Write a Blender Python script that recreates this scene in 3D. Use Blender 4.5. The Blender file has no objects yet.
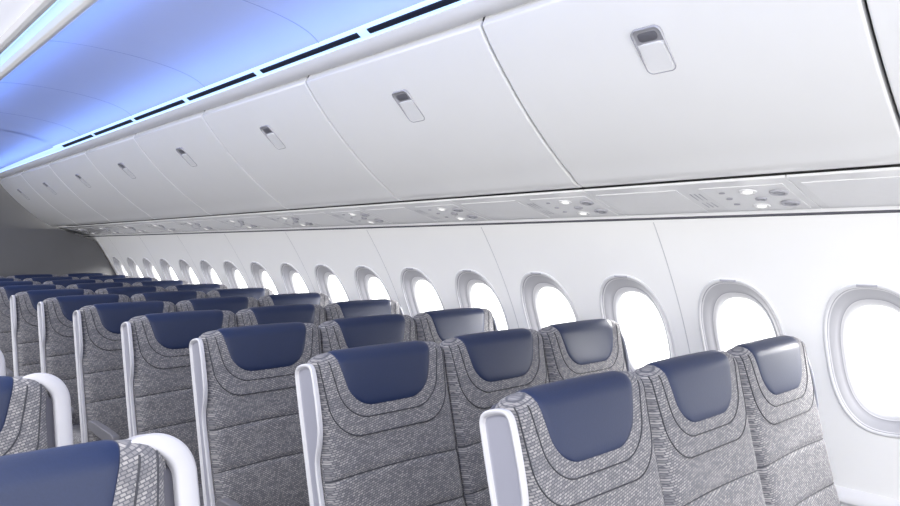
import bpy, bmesh, math, random
from mathutils import Vector, Matrix
random.seed(3)
S=bpy.context.scene
S.view_settings.view_transform='Standard'
COL=S.collection
EYE=1.6
ROWP=.81; ROW0=1.107; XEND=10.2; XBACK=-1.6

# ------------------------------------------------------------ materials
def mat(name,col,rough=.5,metal=0,noise=0,nscale=40,bump=0,emis=None,estr=0,coat=0,spec=.5):
    m=bpy.data.materials.new(name); m.use_nodes=True
    nt=m.node_tree; b=nt.nodes['Principled BSDF']
    b.inputs['Base Color'].default_value=(*col,1); b.inputs['Roughness'].default_value=rough
    b.inputs['Metallic'].default_value=metal
    b.inputs['Specular IOR Level'].default_value=spec
    if coat: b.inputs['Coat Weight'].default_value=coat; b.inputs['Coat Roughness'].default_value=.22
    if emis: b.inputs['Emission Color'].default_value=(*emis,1); b.inputs['Emission Strength'].default_value=estr
    tc=nt.nodes.new('ShaderNodeTexCoord'); n=nt.nodes.new('ShaderNodeTexNoise'); n.inputs['Scale'].default_value=nscale
    nt.links.new(tc.outputs['Object'],n.inputs['Vector'])
    if noise:
        r=nt.nodes.new('ShaderNodeMix'); r.data_type='RGBA'
        r.inputs['A'].default_value=(*[c*(1-noise) for c in col],1)
        r.inputs['B'].default_value=(*[min(1,c*(1+noise)) for c in col],1)
        nt.links.new(n.outputs['Fac'],r.inputs['Factor']); nt.links.new(r.outputs['Result'],b.inputs['Base Color'])
    if bump:
        bp=nt.nodes.new('ShaderNodeBump'); bp.inputs['Strength'].default_value=bump; bp.inputs['Distance'].default_value=.002
        nt.links.new(n.outputs['Fac'],bp.inputs['Height']); nt.links.new(bp.outputs['Normal'],b.inputs['Normal'])
    return m
def fabric():
    m=bpy.data.materials.new('woven_fabric'); m.use_nodes=True; nt=m.node_tree; b=nt.nodes['Principled BSDF']
    tc=nt.nodes.new('ShaderNodeTexCoord'); sp=nt.nodes.new('ShaderNodeSeparateXYZ'); cb=nt.nodes.new('ShaderNodeCombineXYZ')
    nt.links.new(tc.outputs['Object'],sp.inputs[0])
    ad=nt.nodes.new('ShaderNodeMath'); ad.operation='ADD'
    nt.links.new(sp.outputs['Z'],ad.inputs[0]); ad.inputs[1].default_value=5
    ad2=nt.nodes.new('ShaderNodeMath'); ad2.operation='ADD'
    nt.links.new(sp.outputs['X'],ad2.inputs[0]); ad2.inputs[1].default_value=5
    ad3=nt.nodes.new('ShaderNodeMath'); ad3.operation='MULTIPLY_ADD'
    nt.links.new(sp.outputs['Y'],ad3.inputs[0]); ad3.inputs[1].default_value=.8; nt.links.new(ad2.outputs[0],ad3.inputs[2])
    nt.links.new(ad3.outputs[0],cb.inputs[0]); nt.links.new(ad.outputs[0],cb.inputs[1])
    mp=nt.nodes.new('ShaderNodeMapping'); mp.inputs['Rotation'].default_value=(0,0,math.radians(-12))
    nt.links.new(cb.outputs[0],mp.inputs['Vector'])
    br=nt.nodes.new('ShaderNodeTexBrick'); br.offset=.5; br.offset_frequency=2
    br.inputs['Scale'].default_value=112; br.inputs['Brick Width'].default_value=1.25; br.inputs['Row Height'].default_value=.70
    br.inputs['Mortar Size'].default_value=.19; br.inputs['Mortar Smooth'].default_value=.8
    br.inputs['Color1'].default_value=(.135,.133,.148,1); br.inputs['Color2'].default_value=(.32,.308,.31,1)
    br.inputs['Mortar'].default_value=(.070,.072,.090,1); br.inputs['Bias'].default_value=-.1
    nt.links.new(mp.outputs[0],br.inputs['Vector'])
    nt.links.new(br.outputs['Color'],b.inputs['Base Color'])
    bp=nt.nodes.new('ShaderNodeBump'); bp.inputs['Strength'].default_value=.08; bp.inputs['Distance'].default_value=.0008
    nt.links.new(br.outputs['Color'],bp.inputs['Height']); nt.links.new(bp.outputs['Normal'],b.inputs['Normal'])
    b.inputs['Roughness'].default_value=.75; b.inputs['Sheen Weight'].default_value=.08
    return m
M_FAB=fabric()
M_LEA=mat('navy_leather',(.009,.018,.058),.44,noise=.12,nscale=220,bump=.10,spec=.40)
M_PIP=mat('dark_piping',(.03,.032,.042),.7,noise=.1)
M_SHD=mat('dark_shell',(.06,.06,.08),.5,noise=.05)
M_WING=mat('blue_grey_shell',(.15,.16,.20),.4,noise=.05)
M_SHL=mat('pearl_grey_plastic',(.46,.46,.50),.25,noise=.02)
M_WRAP=mat('wrap_shell_grey',(.38,.38,.42),.34,noise=.02)
M_SHR=mat('inner_grey_plastic',(.25,.255,.31),.32,noise=.02)
M_ARM=mat('armrest_grey',(.12,.12,.14),.5,noise=.05)
M_MET=mat('seat_leg_metal',(.45,.45,.47),.35,metal=.9,noise=.05)
M_BIN=mat('bin_white_plastic',(.78,.78,.78),.22,noise=.012,nscale=8)
M_TRIM=mat('trim_white',(.78,.78,.80),.35,noise=.01)
M_WALL=mat('sidewall_white',(.91,.91,.91),.42,noise=.012,nscale=6)
M_SEAM=mat('seam_grey',(.34,.34,.38),.6,noise=.03)
M_SEAML=mat('seam_light_grey',(.58,.58,.61),.6,noise=.03)
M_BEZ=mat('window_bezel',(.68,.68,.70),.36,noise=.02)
M_BEZ_SHADE=mat('window_recess_shade',(.47,.47,.50),.4,noise=.02)  # darker copy of the bezel grey: recess shade put into the colour
M_DARK=mat('dark_gap',(.012,.012,.016),.7,noise=.1)
M_SLOT=mat('dark_grille',(.008,.012,.03),.5,noise=.1)
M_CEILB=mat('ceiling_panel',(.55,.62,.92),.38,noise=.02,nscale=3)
M_CEILW=mat('ceiling_light_panel',(.82,.82,.88),.45,noise=.01,emis=(.85,.88,1),estr=.5)
M_PSU=mat('service_panel_grey',(.76,.76,.77),.16,noise=.02)
M_PSU2=mat('service_panel_light',(.80,.80,.81),.14,noise=.02)
M_VENT=mat('vent_grey',(.36,.36,.40),.3,noise=.05)
M_LAMP=mat('reading_lamp',(.9,.9,.9),.2,noise=.01,emis=(1,.98,.95),estr=.4)
M_LED=mat('blue_led',(.5,.65,1),.4,noise=.01,emis=(.46,.70,1),estr=.95)
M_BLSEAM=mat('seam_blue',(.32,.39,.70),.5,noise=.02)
M_BULK=mat('bulkhead_grey',(.12,.12,.125),.6,noise=.08,nscale=3)
M_FLOOR=mat('carpet',(.05,.055,.075),.95,noise=.35,nscale=300,bump=.6)
M_LATCH=mat('latch_silver',(.78,.78,.79),.25,metal=.05,noise=.02)
M_LATF=mat('latch_frame_grey',(.45,.45,.48),.25,metal=.3,noise=.02)
M_LATD=mat('latch_recess',(.13,.13,.15),.45,noise=.05)
def glass():
    m=bpy.data.materials.new('window_glass'); m.use_nodes=True; nt=m.node_tree
    b=nt.nodes['Principled BSDF']; out=nt.nodes['Material Output']
    b.inputs['Base Color'].default_value=(.9,.95,1,1); b.inputs['Roughness'].default_value=.05
    t=nt.nodes.new('ShaderNodeBsdfTransparent'); mx=nt.nodes.new('ShaderNodeMixShader'); mx.inputs[0].default_value=.06
    n=nt.nodes.new('ShaderNodeTexNoise'); n.inputs['Scale'].default_value=3
    nt.links.new(t.outputs[0],mx.inputs[1]); nt.links.new(b.outputs[0],mx.inputs[2]); nt.links.new(mx.outputs[0],out.inputs[0])
    return m
M_GLASS=glass()

# ------------------------------------------------------------ helpers
def mk(name,verts,faces,m,smooth=True,parent=None,link=True):
    me=bpy.data.meshes.new(name); me.from_pydata(verts,[],faces)
    bm=bmesh.new(); bm.from_mesh(me); bmesh.ops.recalc_face_normals(bm,faces=bm.faces); bm.to_mesh(me); bm.free()
    me.materials.append(m)
    for p in me.polygons: p.use_smooth=smooth
    o=bpy.data.objects.new(name,me)
    if link: COL.objects.link(o)
    if parent: o.parent=parent
    return o
def bev(o,w=.004,seg=2,ang=30):
    b=o.modifiers.new('Bevel','BEVEL'); b.width=w; b.segments=seg; b.limit_method='ANGLE'; b.angle_limit=math.radians(ang)
    return o
def autos(o,ang=35):
    me=o.data
    bm=bmesh.new(); bm.from_mesh(me)
    for e in bm.edges:
        if len(e.link_faces)==2 and e.calc_face_angle(0)>math.radians(ang): e.smooth=False
    bm.to_mesh(me); bm.free(); return o
def extr(name,prof,x0,x1,m,axis='y',closed=True,bevel=0,parent=None,steps=1,smooth=True):
    n=len(prof); V=[]; F=[]
    ys=[x0+(x1-x0)*i/steps for i in range(steps+1)]
    for y in ys:
        for (a,z) in prof:
            V.append((a,y,z) if axis=='y' else (y,a,z))
    for k in range(steps):
        for i in range(n if closed else n-1):
            j=(i+1)%n
            F.append((k*n+i,k*n+j,(k+1)*n+j,(k+1)*n+i))
    if closed:
        F.append(tuple(range(n))); F.append(tuple(range(steps*n,steps*n+n)))
    o=mk(name,V,F,m,smooth,parent)
    autos(o)
    if bevel: bev(o,bevel)
    return o
def E(prof): return [(a,z+EYE) for a,z in prof]
def struct(o): o['kind']='structure'; return o
def top(o,label,cat,group=None):
    o['label']=label; o['category']=cat
    if group: o['group']=group
    return o
def empty(name,loc):
    e=bpy.data.objects.new(name,None); e.empty_display_size=.1; e.location=loc; COL.objects.link(e); return e
def dup(root,loc):
    def rec(o,par):
        c=o.copy(); COL.objects.link(c)
        if par:
            c.parent=par; c.matrix_parent_inverse=o.matrix_parent_inverse.copy()
        for k in o.children: rec(k,c)
        return c
    r=rec(root,None); r.location=loc; return r
def catmull(pts,per=6):
    out=[]
    for i in range(len(pts)-1):
        p0=Vector(pts[max(i-1,0)]);p1=Vector(pts[i]);p2=Vector(pts[i+1]);p3=Vector(pts[min(i+2,len(pts)-1)])
        for k in range(per):
            t=k/per
            out.append(tuple(.5*((2*p1)+(-p0+p2)*t+(2*p0-5*p1+4*p2-p3)*t*t+(-p0+3*p1-3*p2+p3)*t**3)))
    out.append(tuple(pts[-1])); return out
def tube(name,lines,r,m,parent,N=6):
    V=[];F=[]
    for line in lines:
        P=[Vector(p) for p in line]; base=len(V)
        for i,p in enumerate(P):
            t=(P[min(i+1,len(P)-1)]-P[max(i-1,0)]).normalized()
            up=Vector((0,-1,.2)); a=t.cross(up).normalized(); b=t.cross(a).normalized()
            for k in range(N):
                an=2*math.pi*k/N; V.append(tuple(p+a*(r*math.cos(an))+b*(r*math.sin(an))))
        for i in range(len(P)-1):
            for k in range(N):
                j=(k+1)%N; F.append((base+i*N+k,base+i*N+j,base+(i+1)*N+j,base+(i+1)*N+k))
    return mk(name,V,F,m,True,parent)

# ------------------------------------------------------------ seat
H=1.260; HW=.2695; R0=.045; TILT=math.radians(13); PIV=.45
PITCH=.546
TOPS=[(.003,.026,14)]
def tilt(v):
    x,y,z=v; dz=z-PIV
    return (x, y*math.cos(TILT)+dz*math.sin(TILT), PIV+dz/math.cos(TILT)*.975-y*math.sin(TILT))
def ztop(x,hw=HW,h=H):
    s=min(1,abs(x)/hw); a,b,n=TOPS[-1]; return h-a*s**2.4-b*s**n
def Rx(x,hw=HW,r=R0):
    s=min(1,abs(x)/hw); return r*max(.2,(1-s**14))**.5
def surf(x,l,off=0,hw=HW,h=H,r0=R0,yo=0):
    r=Rx(x,hw,r0); zc=ztop(x,hw,h)-r; rr=r+off
    if l<=0: return (x,yo-rr,zc+l)
    if l<math.pi*r:
        a=l/r; return (x,yo-rr*math.cos(a),zc+rr*math.sin(a))
    return (x,yo+rr,zc-(l-math.pi*r))
def U_hw(z,top_hw,bot_hw,zb,zt,rb=.085):
    t=max(0,min(1,(z-zb)/(zt-zb)))
    base=bot_hw+(top_hw-bot_hw)*t**.75
    if z-zb<rb:
        q=1-(z-zb)/rb; base-= rb*.95*(1-math.sqrt(max(0,1-q*q)))
    return base
def g(d,w): return math.exp(-(d/w)**2)
ZP=1.084; ZR1=1.050; ZR2=.998
def back_off(x,z):
    s=abs(x)/HW; o=0
    zb=ZR2
    if z>zb-.03:
        u=U_hw(max(z,zb),.262,.225,zb,H,.10) if z>zb else 0
        d=(u-abs(x)) if z>zb else -(zb-z)-max(0,abs(x)-.12)
        o+=.004*(1/(1+math.exp(-max(-60,min(60,d/.006)))))*(1 if z<1.15 else max(0,1-(z-1.15)/.06))+(.004 if z>=1.21 else (.004*(z-1.15)/.06 if z>1.15 else 0))
    o-=.005*g(z-(.885+.008*(1-s*s)),.010)
    o-=.005*g(z-(.73+.008*(1-s*s)),.010)
    o+=.006*g(z-.62,.09)
    return o
def build_back(name,m,parent,hw=HW,h=H,r0=R0,yo=0,zb=.42,nx=48,disp=True,nfl=150,xs_shift=0):
    V=[];F=[]; xs=[]
    for i in range(nx+1):
        s=-1+2*i/nx; s=math.copysign(1-(1-abs(s))**1.35,s); xs.append(s*hw)
    for x in xs:
        r=Rx(x,hw,r0); zc=ztop(x,hw,h)-r
        col=[]
        for k in range(nfl+1):
            l=-(zc-zb)*(1-k/nfl); z=zc+l; col.append((l,back_off(x,z) if disp else 0))
        for k in range(1,9):
            l=math.pi*r*k/8*.999; a=l/r
            col.append((l,(back_off(x,zc) if disp else 0)*max(0,math.cos(a/2))))
        for k in range(1,7):
            l=math.pi*r+(zc-zb)*k/6; col.append((l,0))
        for l,o in col:
            v=tilt(surf(x,l,o,hw,h,r0,yo)); V.append((v[0]+xs_shift,v[1],v[2]))
        rows=len(col)
    n=len(xs)
    for i in range(n-1):
        for k in range(rows-1):
            F.append((i*rows+k,i*rows+k+1,(i+1)*rows+k+1,(i+1)*rows+k))
    for i in (0,n-1): F.append(tuple(i*rows+k for k in range(rows)))
    for i in range(n-1): F.append((i*rows,(i+1)*rows,(i+1)*rows+rows-1,i*rows+rows-1))
    o=mk(name,V,F,m,True,parent); autos(o,55); return o
def build_pad(parent):
    zb=ZP; V=[];F=[]; nx=28; nl=44
    lt=R0*math.pi*.62; zc0=H-R0; rows=[]
    for k in range(nl+1):
        t=k/nl; t=t if t>.3 else .3*(t/.3)**1.8
        rows.append(-(zc0-zb)+((zc0-zb)+lt)*t)
    def ring(edge):
        pts=[]
        for l in rows:
            z=min(zc0+l,H-.005)
            hw=max(.02,U_hw(max(z,zb+.0006),.195,.140,zb,H,.068))
            line=[]
            for i in range(nx+1):
                s=-1+2*i/nx; s=math.copysign(1-(1-abs(s))**1.6,s)
                x=s*hw
                dl=min((1-abs(s))*hw, max(0,(l-rows[0])), max(0,rows[-1]-l))
                rise=.0042*(1-math.exp(-dl/.010))+.0015*(1-s*s) if not edge else -.004
                r=Rx(x); zc=ztop(x)-r; a=max(0,l/r)
                bo=back_off(x,zc+l if l<0 else zc)*max(0,math.cos(min(a,math.pi)/2))
                line.append(tilt(surf(x,l,bo+rise)))
            pts.append(line)
        return pts
    P=ring(False); Q=ring(True); n=nx+1
    for line in P: V+=line
    off=len(V)
    for line in Q: V+=line
    R=len(rows)
    for k in range(R-1):
        for i in range(nx):
            F.append((k*n+i,k*n+i+1,(k+1)*n+i+1,(k+1)*n+i))
            F.append((off+k*n+i,off+(k+1)*n+i,off+(k+1)*n+i+1,off+k*n+i+1))
    for i in range(nx):
        F.append((i,i+1,off+i+1,off+i)); b=(R-1)*n
        F.append((b+i,off+b+i,off+b+i+1,b+i+1))
    for k in range(R-1):
        F.append((k*n,off+k*n,off+(k+1)*n,(k+1)*n)); e=n-1
        F.append((k*n+e,(k+1)*n+e,off+(k+1)*n+e,off+k*n+e))
    o=mk('headrest_pad',V,F,M_LEA,True,parent); autos(o,70)
    o['label']='smooth navy leather headrest pad'; return o
def on_front(x,z,d=.0):
    r=Rx(x); zc=ztop(x)-r
    if z<=zc: return tilt(surf(x,z-zc,back_off(x,z)+d))
    l=min(1,(z-zc)/r); return tilt(surf(x,r*math.asin(l),back_off(x,zc)+d))
def build_piping(parent):
    lines=[]
    for zb,th,bh,rb in ((ZR1,.226,.174,.085),(ZR2,.256,.222,.10)):
        pts=[]
        for sgn in (-1,1):
            seq=[]
            for k in range(41):
                t=k/40; z=zb+.0004+(H-.03-zb)*t**2
                seq.append((sgn*U_hw(z,th,bh,zb,H,rb),z))
            pts.append(seq)
        lines.append([on_front(x,z,.0004) for x,z in list(reversed(pts[0]))+pts[1]])
    for z0 in (.885,.73):
        lines.append([on_front(x,z0+.008*(1-(x/HW)**2),.0006) for x in [(-1+2*i/40)*HW*.985 for i in range(41)]])
    return tube('seam_piping',lines,.0020,M_PIP,parent)
def rbox(name,m,parent,sx,sy,sz,loc,r=.02,seg=3):
    bm=bmesh.new(); bmesh.ops.create_cube(bm,size=1)
    bmesh.ops.scale(bm,vec=(sx,sy,sz),verts=bm.verts)
    bmesh.ops.bevel(bm,geom=bm.edges[:],offset=r,segments=seg,affect='EDGES',profile=.5)
    bmesh.ops.transform(bm,matrix=Matrix.Translation(loc),verts=bm.verts)
    me=bpy.data.meshes.new(name); bm.to_mesh(me); bm.free(); me.materials.append(m)
    for p in me.polygons: p.use_smooth=True
    o=bpy.data.objects.new(name,me); COL.objects.link(o)
    if parent: o.parent=parent
    return o
def build_cushion(parent):
    prof=[(-.50,.375),(-.525,.40),(-.53,.43),(-.515,.46),(-.48,.475),(-.35,.468),(-.15,.455),(-.01,.452),(.0,.40),(.0,.365),(-.2,.36),(-.4,.362)]
    prof=catmull(prof+[prof[0]],3)[:-1]
    V=[];F=[];n=len(prof);NX=24
    for i in range(NX+1):
        s=-1+2*i/NX; x=s*.232; k=(1-abs(s)**8)**.5*.06+.94 if abs(s)<1 else .94
        cy,cz=-.27,.41
        for (y,z) in prof:
            kk=k if abs(s)<1 else .93
            V.append((x,cy+(y-cy)*kk,cz+(z-cz)*(kk-.2*abs(s)**6)+ (.008*g(abs(x)-.2,.04) if z>.44 else 0)))
    for i in range(NX):
        for k in range(n): F.append((i*n+k,i*n+(k+1)%n,(i+1)*n+(k+1)%n,(i+1)*n+k))
    F.append(tuple(range(n))); F.append(tuple(NX*n+k for k in range(n)))
    o=mk('seat_cushion',V,F,M_FAB,True,parent); autos(o,50); return o
def build_end_panel(parent):
    out=[(.046,.40),(.050,.70),(.052,1.0),(.052,1.18),(.048,1.216),(.034,1.231),(.006,1.236),(-.026,1.234),(-.044,1.224),(-.052,1.20),(-.055,1.14),(-.055,1.08),(-.051,1.035),(-.038,.995),(-.020,.96),(-.012,.92),(-.014,.80),(-.022,.60),(-.03,.40)]
    x0,x1=-.2705,-.289
    pr=catmull(out,4)
    bm=bmesh.new()
    vs=[bm.verts.new(tilt((x0,a,z))) for a,z in pr]
    f=bm.faces.new(vs)
    r=bmesh.ops.extrude_face_region(bm,geom=[f])
    nv=[e for e in r['geom'] if isinstance(e,bmesh.types.BMVert)]
    bmesh.ops.translate(bm,vec=(x1-x0,0,0),verts=nv)
    nf=[e for e in r['geom'] if isinstance(e,bmesh.types.BMFace)]
    bmesh.ops.recalc_face_normals(bm,faces=bm.faces); bm.normal_update()
    bmesh.ops.inset_region(bm,faces=nf,thickness=.0095,use_even_offset=True)
    bmesh.ops.inset_region(bm,faces=nf,thickness=.005,depth=-.010,use_even_offset=True)
    for ff in nf: ff.material_index=1
    me=bpy.data.meshes.new('end_panel'); bm.to_mesh(me); bm.free(); me.materials.append(M_SHL); me.materials.append(M_SHR)
    for p in me.polygons: p.use_smooth=True
    o=bpy.data.objects.new('end_panel',me); COL.objects.link(o); o.parent=parent; autos(o,40); bev(o,.0045,3,45)
    o['label']='pearl grey molded plastic end panel with recessed centre'
    return o
def build_armrest(parent,x):
    prof=catmull([(-.02,.60),(-.015,.635),(-.06,.65),(-.25,.648),(-.40,.642),(-.435,.625),(-.44,.60),(-.41,.585),(-.2,.588),(-.02,.60)],4)[:-1]
    prof=[(a+.03,z) for a,z in prof]
    o=extr('armrest',prof,x-.018,x+.018,M_ARM,axis='x',parent=parent); bev(o,.010,3,40); return o
def build_wrap_shell(parent):
    path=[]
    xr=.305; zt=H-.008; rad=.068
    for i in range(8): path.append((.185+(xr-rad-.185)*i/7, zt-.012*(1-i/7)**1.5))
    for i in range(1,15):
        a=math.pi/2*(1-i/14); path.append((xr-rad+rad*math.cos(a), zt-rad+rad*math.sin(a)))
    for i in range(1,15): path.append((xr,zt-rad-(zt-rad-.40)*i/14))
    # flat-fronted shell section with small edge radii
    sec=[(-.018,.052),(.006,.056),(.014,.048),(.0175,.034),(.018,-.022),(.0155,-.034),(.010,-.0385),(-.016,-.0385),(-.0215,-.036),(-.0235,-.030),(-.0235,.02)]
    V=[];F=[];n=len(sec)
    for i,(x,z) in enumerate(path):
        x0,z0=path[max(0,i-1)]; x1,z1=path[min(len(path)-1,i+1)]
        dx,dz=x1-x0,z1-z0; L=math.hypot(dx,dz); nx,nz=-dz/L,dx/L
        grow=min(1,i/16); grow=grow*grow*(3-2*grow)
        for (u,y) in sec:
            uu=u*(.28+.72*grow)
            V.append(tilt((x+nx*uu,y*(.70+.30*grow)+.006*(1-grow),z+nz*uu)))
    for i in range(len(path)-1):
        for k in range(n): F.append((i*n+k,i*n+(k+1)%n,(i+1)*n+(k+1)%n,(i+1)*n+k))
    F.append(tuple(range(n))); F.append(tuple((len(path)-1)*n+k for k in range(n)))
    o=mk('end_panel',V,F,M_WRAP,True,parent); autos(o,60)
    o['label']='smooth pale plastic shell wrapping the seat shoulder'; return o
def make_seat(kind):
    e=empty('airplane_seat',(0,0,0))
    build_back('backrest',M_FAB,e)
    build_pad(e); build_piping(e)
    if kind=='aisle_mirror':
        build_wrap_shell(e)
        TOPS.append((.0,.06,10))
        build_back('back_shell',M_SHD,e,hw=.282,h=H-.016,r0=.036,yo=.006,zb=.40,nx=24,disp=False,nfl=12,xs_shift=.0125)
        TOPS.pop()
    else:
        build_back('back_shell',M_SHD,e,hw=.2705,h=H-.010,r0=.03,yo=.034,zb=.40,nx=20,disp=False,nfl=12)
    build_cushion(e)
    rbox('seat_frame',M_MET,e,.46,.40,.035,(0,-.25,.335),.008)
    for sx in (-.16,.16):
        pr=catmull([(-.40,.32),(-.36,.32),(-.30,.20),(-.31,.05),(-.36,.018),(-.36,0),(-.44,0),(-.44,.018),(-.36,.08),(-.35,.2),(-.40,.32)],2)[:-1]
        extr('leg',pr,sx-.015,sx+.015,M_MET,axis='x',parent=e)
        pr=[(-.12,.32),(-.07,.32),(.03,.018),(.05,0),(-.05,0),(-.03,.018)]
        extr('leg',pr,sx-.015,sx+.015,M_MET,axis='x',parent=e)
    if kind=='aisle':
        build_end_panel(e); build_armrest(e,-.25)
    elif kind=='aisle_mirror':
        build_armrest(e,.26)
    else:
        build_armrest(e,-.25)
    if kind=='window':
        pr=catmull([(.07,.42),(.075,.9),(.07,1.10),(.045,1.20),(.012,1.222),(-.02,1.20),(-.036,1.13),(-.03,1.0),(-.01,.9),(.0,.42)],4)
        V=[tilt((0,a,z)) for a,z in pr]
        o=extr('shell_wing',[(v[1],v[2]) for v in V],.2705,.288,M_WING,axis='x',parent=e); bev(o,.006,3,40)
        o['label']='blue-grey shell wing beside the headrest'
    return e
protos={k:make_seat(k) for k in ('aisle','middle','window','aisle_mirror')}
YOFF=-.19-.045+.04
base_lab={'aisle':'grey woven aisle seat, navy leather headrest, pearl end panel',
 'middle':'grey woven middle seat with navy leather headrest pad',
 'window':'grey woven seat with navy headrest beside the cabin windows',
 'aisle_mirror':'grey woven centre-block aisle seat with pale rounded shell'}
XA=1.128+.289
cols={'aisle':XA,'middle':XA+PITCH,'window':XA+2*PITCH,'aisle_mirror':.526-.322}
used=set()
for m in range(11):
    for k in ('aisle','middle','window','aisle_mirror'):
        if k=='aisle_mirror' and m>4: continue
        loc=(cols[k],ROW0+ROWP*m+YOFF+(.20 if k=='aisle_mirror' else 0),0)
        if k not in used: o=protos[k]; o.location=loc; used.add(k)
        else: o=dup(protos[k],loc)
        top(o,base_lab[k],'airplane seat','centre block seats along the aisle' if k=='aisle_mirror' else 'rows of window-side cabin seats')

# ------------------------------------------------------------ sidewall with windows
def YW(z):
    if z<-1.0: return YW(-1.0)-(-1.0-z)*.05
    return 2.70-.5455*(z-.11)-.2557*(z-.11)*(z+.44)
WP=.523; WX0=.865; WZ=-.44; WA=.188; WB=.30
def sup(a,b,t,n=2.5):
    c,s=math.cos(t),math.sin(t)
    return (a*math.copysign(abs(c)**(2/n),c), b*math.copysign(abs(s)**(2/n),s))
nwin=range(-4,17)
V=[];F=[]
def wv(x,z,o=0): V.append((YW(z)+o,x,z+EYE)); return len(V)-1
ZT,ZB=-.06,-.82
NA=48
for n in nwin:
    cx=WX0+n*WP
    inner=[];outer=[]
    for k in range(NA):
        t=2*math.pi*k/NA
        a,b=sup(WA-.004,WB-.004,t)
        c,s=math.cos(t),math.sin(t)
        hx=WP/2; hz=(ZT-ZB)/2
        sc=1/max(abs(c),abs(s)); ra,rb=c*sc*hx,s*sc*hz
        inner.append((cx+a,WZ+b)); outer.append((cx+ra,(ZT+ZB)/2+rb))
    rings=[]
    for q in range(5):
        f=q/4; rings.append([wv(inner[k][0]*(1-f)+outer[k][0]*f, inner[k][1]*(1-f)+outer[k][1]*f) for k in range(NA)])
    for q in range(4):
        for k in range(NA):
            j=(k+1)%NA; F.append((rings[q][k],rings[q][j],rings[q+1][j],rings[q+1][k]))
xa=WX0+(-4.5)*WP; xb=WX0+16.5*WP
def strip(zs,x0,x1,nx):
    for i in range(nx):
        for k in range(len(zs)-1):
            p=x0+(x1-x0)*i/nx; q=x0+(x1-x0)*(i+1)/nx
            F.append((wv(p,zs[k]),wv(q,zs[k]),wv(q,zs[k+1]),wv(p,zs[k+1])))
strip([.216,.16,.11,.05,0,ZT],xa,xb,4)
strip([ZB,-.88,-.94,-1.0],xa,xb,4)
strip([.216,.16,.11,.05,0,-.06,-.2,-.3,-.44,-.6,-.7,-.82,-.9,-1.0],xb,XEND,1)
w=mk('wall_right',V,F,M_WALL); struct(w)
bm=bmesh.new(); bm.from_mesh(w.data); bmesh.ops.remove_doubles(bm,verts=bm.verts,dist=.0005); bmesh.ops.recalc_face_normals(bm,faces=bm.faces); bm.to_mesh(w.data); bm.free()
yb=YW(-1.0)
struct(extr('baseboard_right',E([(yb-.03,-1.03),(yb-.03,-1.045),(yb-.005,-1.06),(yb-.02,-1.6),(yb+.06,-1.6),(yb+.06,-.99),(yb+.0,-.99),(yb-.02,-1.01)]),XBACK,XEND,M_TRIM,bevel=.004))
tn=1
for j in range(-3,16,2):
    x=WX0+(j+.5)*WP
    zs=[.10-.055*i for i in range(20)]
    V2=[];F2=[]
    for z in zs:
        for dx,dy in ((-.0022,.004),(-.0022,-.001),(.0022,-.001),(.0022,.004)): V2.append((YW(z)+dy,x+dx,z+EYE))
    for i in range(len(zs)-1):
        for k in range(3): F2.append((i*4+k,i*4+k+1,(i+1)*4+k+1,(i+1)*4+k))
    struct(mk('trim_%d'%tn,V2,F2,M_SEAML)); tn+=1
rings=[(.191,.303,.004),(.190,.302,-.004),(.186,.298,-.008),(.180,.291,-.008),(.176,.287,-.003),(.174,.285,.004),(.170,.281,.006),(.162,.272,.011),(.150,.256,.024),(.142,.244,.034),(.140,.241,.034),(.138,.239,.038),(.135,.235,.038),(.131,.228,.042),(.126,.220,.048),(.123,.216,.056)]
V0=[];F0=[];MI=[];N=64
for (a,b,o) in rings:
    for k in range(N):
        p,q=sup(a,b,2*math.pi*k/N); z=WZ+q
        V0.append((YW(z)+o-YW(WZ),p,z-WZ))
for r in range(len(rings)-1):
    for k in range(N):
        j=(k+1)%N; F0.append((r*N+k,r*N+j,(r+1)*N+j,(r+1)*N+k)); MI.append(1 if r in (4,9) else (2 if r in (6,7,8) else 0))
wm=None
gV=[];gF=[]
N=48
for k in range(N):
    p,q=sup(.1245,.217,2*math.pi*k/N); gV.append((YW(WZ+q)-YW(WZ)+.053,p,q))
gV.append((.053,0,0))
for k in range(N): gF.append((k,(k+1)%N,N))
for i,n in enumerate(nwin):
    if wm is None:
        o=mk('window_%d'%(i+1),V0,F0,M_BEZ); wm=o.data; wm.materials.append(M_SEAM); wm.materials.append(M_BEZ_SHADE)
        gl=mk('window_pane',gV,gF,M_GLASS); gm=gl.data
        lb=rbox('window_placard',M_SEAM,None,.003,.070,.009,(YW(WZ+.2945)-YW(WZ)-.008,0,.2935),.001,1); lm=lb.data
        for p,mi in zip(wm.polygons,MI): p.material_index=mi
    else:
        o=bpy.data.objects.new('window_%d'%(i+1),wm); COL.objects.link(o)
        gl=bpy.data.objects.new('window_pane',gm); COL.objects.link(gl)
        lb=bpy.data.objects.new('window_placard',lm); COL.objects.link(lb)
    gl.parent=o; lb.parent=o
    o.location=(YW(WZ),WX0+n*WP,WZ+EYE); struct(o)

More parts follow.
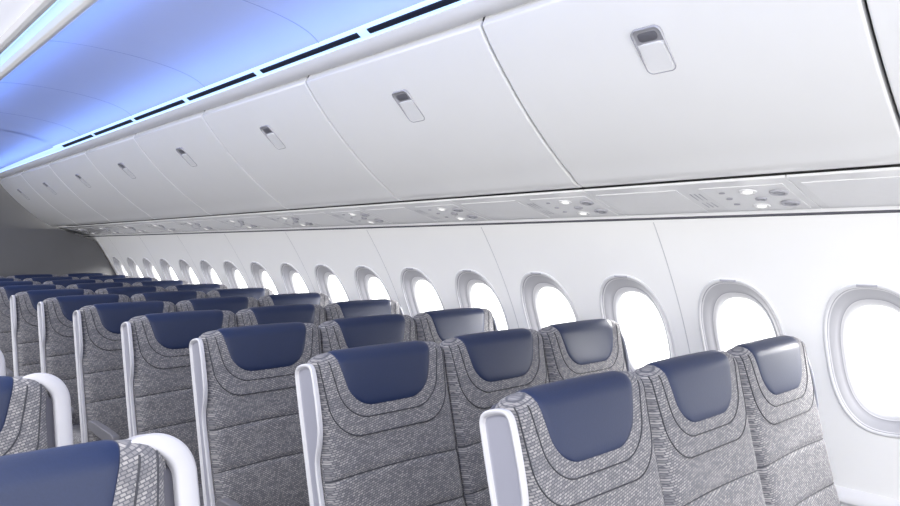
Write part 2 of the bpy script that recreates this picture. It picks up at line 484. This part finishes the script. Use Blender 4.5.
# ------------------------------------------------------------ overhead bins
BL=1.17; BX0=.59
def on(a,b,t,d=0):
    v=Vector(b)-Vector(a); nrm=Vector((v.y,-v.x)).normalized()
    q=Vector(a)+v*t+nrm*d; return (q.x,q.y)
PA=(1.775,.752); PB=(2.275,.277)
sg=1
mid=on(PA,PB,.5,.022)
if mid[0]+mid[1] > (PA[0]+PB[0])/2+(PA[1]+PB[1])/2: sg=-1
face=[(1.80,.800),(1.772,.792),(1.762,.772)]+[on(PA,PB,t,sg*.030*math.sin(math.pi*t)**.8) for t in [i/12 for i in range(13)]]+[(2.293,.2605),(2.316,.247),(2.342,.238),(2.360,.238),(2.368,.246)]
inner=[(p[0]+.024,p[1]+.024) for p in face]
door_prof=face+list(reversed(inner))
d=(Vector(PB)-Vector(PA)).normalized(); down=Vector((d.x,0,d.y)); nrm=Vector((-.69,0,-.72)); nrm=(nrm-down*nrm.dot(down)).normalized()
def rr_loop(w,h,r,n=5):
    pts=[]
    for cx,cy,a0 in ((w/2-r,h/2-r,0),(-w/2+r,h/2-r,90),(-w/2+r,-h/2+r,180),(w/2-r,-h/2+r,270)):
        for k in range(n+1):
            a=math.radians(a0+90*k/n); pts.append((cx+r*math.cos(a),cy+r*math.sin(a)))
    return pts
def plate(name,m,parent,w,h,r,c,lift,depth,inset=None,shift=(0,0)):
    V=[];F=[]
    levels=[(0,-depth),(0,lift*.6),(.0015,lift)]
    if inset: levels+=[(inset,lift),(inset+.002,-.002 if lift>0 else lift-.01)]
    for ins,hh in levels:
        lp=rr_loop(w-2*ins,h-2*ins,max(.002,r-ins)); n=len(lp)
        for u,v in lp:
            p=c+Vector((0,1,0))*(u+shift[0])+down*(v+shift[1])+nrm*hh; V.append(tuple(p))
    for q in range(len(levels)-1):
        for k in range(n): F.append((q*n+k,q*n+(k+1)%n,(q+1)*n+(k+1)%n,(q+1)*n+k))
    F.append(tuple((len(levels)-1)*n+k for k in range(n)))
    o=mk(name,V,F,m,True,parent); autos(o,40); return o
def make_bin():
    e=empty('overhead_bin',(0,0,0)); L=BL
    dr=extr('bin_door',E(door_prof),.0055,L-.0055,M_BIN,parent=e); bev(dr,.007,3,50)
    body=[(1.86,.80),(2.40,.272),(2.74,.200),(2.98,.30),(2.98,.86),(1.86,.86)]
    extr('bin_body',E(body),.001,L-.001,M_DARK,parent=e)
    t=.30; lc=on(PA,PB,t,.0); off=.030*math.sin(math.pi*t)**.8
    c=Vector((lc[0],L/2-.012,lc[1]+EYE))+nrm*off
    la=plate('latch',M_LATF,e,.102,.162,.022,c,.005,.004,inset=.004)
    plate('latch_recess',M_LATD,la,.062,.030,.010,c,.002,.004,shift=(0,-.050))
    plate('latch_handle',M_LATCH,la,.084,.098,.016,c,.004,.004,shift=(0,.022))
    return e
bp=make_bin(); first=True
for i in range(-1,8):
    y=BX0+BL*i
    if first: o=bp; o.location=(0,y,0); first=False
    else: o=dup(bp,(0,y,0))
    top(o,'white overhead luggage bin with closed door and silver latch','overhead bin','overhead bins above the window seats')
k=20
struct(extr('trim_%d'%k,E([(1.84,.812),(1.775,.808),(1.750,.802),(1.728,.808),(1.712,.822),(1.700,.838),(1.712,.846),(1.84,.846)]),XBACK,XEND,M_TRIM,bevel=.002)); k+=1
struct(extr('trim_%d'%k,E([(1.712,.845),(1.690,.850),(1.664,.868),(1.655,.880),(1.84,.92),(1.84,.845)]),XBACK,XEND,M_LED)); k+=1
y=1.45-.89*3
while y+.5<6.6:
    o=extr('air_slot',E([(1.6865,.8480),(1.680,.8505),(1.668,.8590),(1.666,.863),(1.70,.878),(1.72,.86)]),y+.035,y+.89-.035,M_SLOT,bevel=.001)
    top(o,'long narrow black air return slot along the blue cove','air vent','air return slots above the bins'); y+=.89
cb=catmull([(1.662,.874),(1.60,.915),(1.48,.952),(1.30,.980),(1.10,.992),(.95,.990),(.875,.982)],5)
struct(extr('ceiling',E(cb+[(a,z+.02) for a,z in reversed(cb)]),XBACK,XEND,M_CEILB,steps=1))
for j in range(0,8):
    y=.3+BL*j
    V2=[];F2=[]
    for a,z in cb:
        for dy,dz in ((-.0025,.002),(-.0025,-.001),(.0025,-.001),(.0025,.002)): V2.append((a,y+dy,z+dz+EYE))
    for i in range(len(cb)-1):
        for q in range(3): F2.append((i*4+q,i*4+q+1,(i+1)*4+q+1,(i+1)*4+q))
    struct(mk('trim_%d'%k,V2,F2,M_BLSEAM)); k+=1
struct(extr('trim_%d'%k,E([(.885,.988),(.880,.972),(.866,.960),(.850,.960),(.838,.972),(.832,1.03),(.885,1.03)]),XBACK,XEND,M_TRIM,bevel=.004)); k+=1
struct(extr('trim_%d'%k,E([(.832,1.005),(.795,1.010),(.790,1.03),(.832,1.03)]),XBACK,XEND,M_LED)); k+=1
struct(extr('trim_%d'%k,E([(.795,1.03),(.780,1.0),(.760,.995),(.745,1.005),(.740,1.05),(.795,1.05)]),XBACK,XEND,M_TRIM,bevel=.003)); k+=1
cw=catmull([(.80,1.03),(.60,1.06),(.30,1.085),(-.36,1.10),(-1.0,1.085),(-1.5,1.03),(-2.3,.92),(-3.0,.75),(-3.85,.55)],4)
struct(extr('trim_%d'%k,E(cw+[(a,z+.03) for a,z in reversed(cw)]),XBACK,XEND,M_CEILW)); k+=1
for aa,zz in ((.58,1.0605),(.40,1.075)):
    struct(extr('trim_%d'%k,E([(aa,zz-.002),(aa-.006,zz-.0015),(aa-.006,zz+.01),(aa,zz+.01)]),XBACK,XEND,M_SEAML)); k+=1
fv=[];ff=[];NXF=14
for i in range(NXF+1):
    t=i/NXF; yy=7.0+3.15*t
    for (a,z) in cb:
        fv.append((a,yy,z-.004-.16*t*t*(1-.85*(a-.875)/.787)+EYE))
nn=len(cb)
for i in range(NXF):
    for q in range(nn-1): ff.append((i*nn+q,i*nn+q+1,(i+1)*nn+q+1,(i+1)*nn+q))
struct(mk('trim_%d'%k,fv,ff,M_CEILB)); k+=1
# ------------------------------------------------------------ PSU strip
PS=[(2.372,.222),(2.40,.214),(2.55,.168),(2.70,.128),(2.745,.112)]
pdir=(Vector(PS[-2])-Vector(PS[1])).normalized()
def psu_pt(a):
    for i in range(len(PS)-1):
        if PS[i][0]<=a<=PS[i+1][0]:
            t=(a-PS[i][0])/(PS[i+1][0]-PS[i][0]); return PS[i][1]+t*(PS[i+1][1]-PS[i][1])
pn=Vector((pdir.y,0,-pdir.x)); pn=pn if pn.z<0 else -pn
pt=Vector((pdir.x,0,pdir.y))
def disc(name,m,parent,a,y,rx,ry,lift=.004,rim=None,dome=0):
    c=Vector((a,y,psu_pt(a)+EYE)); V=[];F=[];N=20
    lv=[(1,-.004),(1,lift*.6),(.92,lift)]
    if rim: lv+=[(rim,lift),(rim-.06,lift*.1),(rim*.5,lift*.1+dome)]
    for s,h in lv:
        for q in range(N):
            t=2*math.pi*q/N; V.append(tuple(c+Vector((0,1,0))*(ry*s*math.cos(t))+pt*(rx*s*math.sin(t))+pn*h))
    for q in range(len(lv)-1):
        for j in range(N): F.append((q*N+j,q*N+(j+1)%N,(q+1)*N+(j+1)%N,(q+1)*N+j))
    F.append(tuple((len(lv)-1)*N+j for j in range(N)))
    o=mk(name,V,F,m,True,parent); autos(o,50); return o
def make_psu():
    e=empty('service_panel',(0,0,0)); L=ROWP
    pr=PS+[(a,z+.010) for a,z in reversed(PS)]
    b=extr('panel_body',E(pr),.001,L-.001,M_PSU,parent=e); bev(b,.002,2,50)
    def sub(name,a0,a1,y0,y1,m=M_PSU,h=.003):
        V=[]
        for a,y in ((a0,y0),(a1,y0),(a1,y1),(a0,y1)): V.append(tuple(Vector((a,y,psu_pt(a)+EYE))+pn*h))
        for a,y in ((a0,y0),(a1,y0),(a1,y1),(a0,y1)): V.append(tuple(Vector((a,y,psu_pt(a)+EYE))-pn*.004))
        o=mk(name,V,[(0,1,2,3),(4,5,6,7),(0,1,5,4),(1,2,6,5),(2,3,7,6),(3,0,4,7)],m,False,e); bev(o,.001,2,40); return o
    sub('oxygen_door',2.42,2.67,.42,.78,M_PSU2,.0025)
    sub('switch_plate',2.42,2.67,.03,.33,M_PSU2,.0025)
    for a,y in ((2.49,.07),(2.60,.075)):
        disc('air_nozzle',M_VENT,e,a,y,.026,.032,.008,.7,.005)
    for a,y in ((2.47,.17),(2.62,.185)):
        disc('reading_light',M_PSU2,e,a,y,.026,.032,.006,.8,0)
        disc('lamp_lens',M_LAMP,e,a,y,.015,.018,.006,.7,.002)
    disc('air_nozzle',M_VENT,e,2.545,.155,.017,.021,.006,.7,.004)
    for a in (2.47,2.53,2.59):
        disc('call_button',M_SEAM,e,a,.265,.006,.012,.005,None)
    # speaker slits
    for q in range(3):
        sub('speaker_slit',2.47,2.62,.352+.018*q,.358+.018*q,M_SEAM,.0012)
    return e
pp=make_psu(); first=True
y=-.66
while y+ROWP<=XEND-.02:
    if first: o=pp; o.location=(0,y,0); first=False
    else: o=dup(pp,(0,y,0))
    top(o,'pale grey service panel with reading lights and air nozzles under bins','passenger service panel','service panels under the overhead bins'); y+=ROWP
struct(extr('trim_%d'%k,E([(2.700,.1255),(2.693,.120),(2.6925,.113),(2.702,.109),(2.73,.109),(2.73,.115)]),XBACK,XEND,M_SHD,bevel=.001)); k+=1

# ------------------------------------------------------------ shell
struct(mk('floor',[(-3.9,XBACK,0),(3.3,XBACK,0),(3.3,XEND,0),(-3.9,XEND,0)],[(0,1,2,3)],M_FLOOR))
struct(extr('wall_left',[(-3.75,0),(-3.85,0),(-3.95,2.3),(-3.8,2.3)],XBACK,XEND,M_WALL))
struct(mk('wall_far',[(-3.9,XEND-.02,0),(3.3,XEND-.02,0),(3.3,XEND-.02,2.9),(-3.9,XEND-.02,2.9)],[(0,1,2,3)],M_BULK))
struct(extr('wall_divider',[(-3.7,0),(3.06,0),(3.10,.70),(3.00,1.16),(2.84,1.46),(2.735,1.64),(2.66,1.685),(2.30,1.80),(1.60,1.80),(-3.7,1.80)],9.50,XEND-.03,M_BULK))

# ------------------------------------------------------------ lights
wd=bpy.data.worlds.new('World'); S.world=wd; wd.use_nodes=True
bg=wd.node_tree.nodes['Background']; bg.inputs[0].default_value=(1,.995,.985,1); bg.inputs[1].default_value=3.3
def area(name,loc,rot,sx,sy,e,col):
    l=bpy.data.lights.new(name,'AREA'); l.shape='RECTANGLE'; l.size=sx; l.size_y=sy; l.energy=e; l.color=col
    o=bpy.data.objects.new(name,l); o.location=loc; o.rotation_euler=rot; COL.objects.link(o); return o
L=XEND-XBACK; ym=(XEND+XBACK)/2
area('ceiling_wash_light',(-.36,ym,EYE+.98),(0,0,0),1.0,L-.5,190,(1,.985,.95))
area('left_side_fill_light',(-3.6,ym,EYE-.35),(0,math.radians(-90),0),.6,L-.5,150,(1,.985,.95))  # added fill from the left side; the left wall has no windows
area('window_daylight',(4.3,ym,EYE+.75),(0,math.radians(90+32),0),2.2,L,4200,(1,.985,.96))
area('blue_cove_light',(1.60,ym,EYE+.80),(0,math.radians(180-35),0),.06,L-.5,9.5,(.18,.38,1))
area('blue_ceiling_fill_light',(.90,ym,EYE+.90),(0,math.radians(180+55),0),.05,L-.5,12,(.22,.41,1))  # added blue fill from the rail side to even out the ceiling

# ------------------------------------------------------------ camera
cam=bpy.data.cameras.new('Camera'); co=bpy.data.objects.new('Camera',cam); COL.objects.link(co); S.camera=co
cam.lens=36*707/900; cam.sensor_width=36; cam.clip_start=.02
co.location=(0,0,EYE); co.rotation_euler=(math.radians(90-.6),0,-math.atan(650/707))
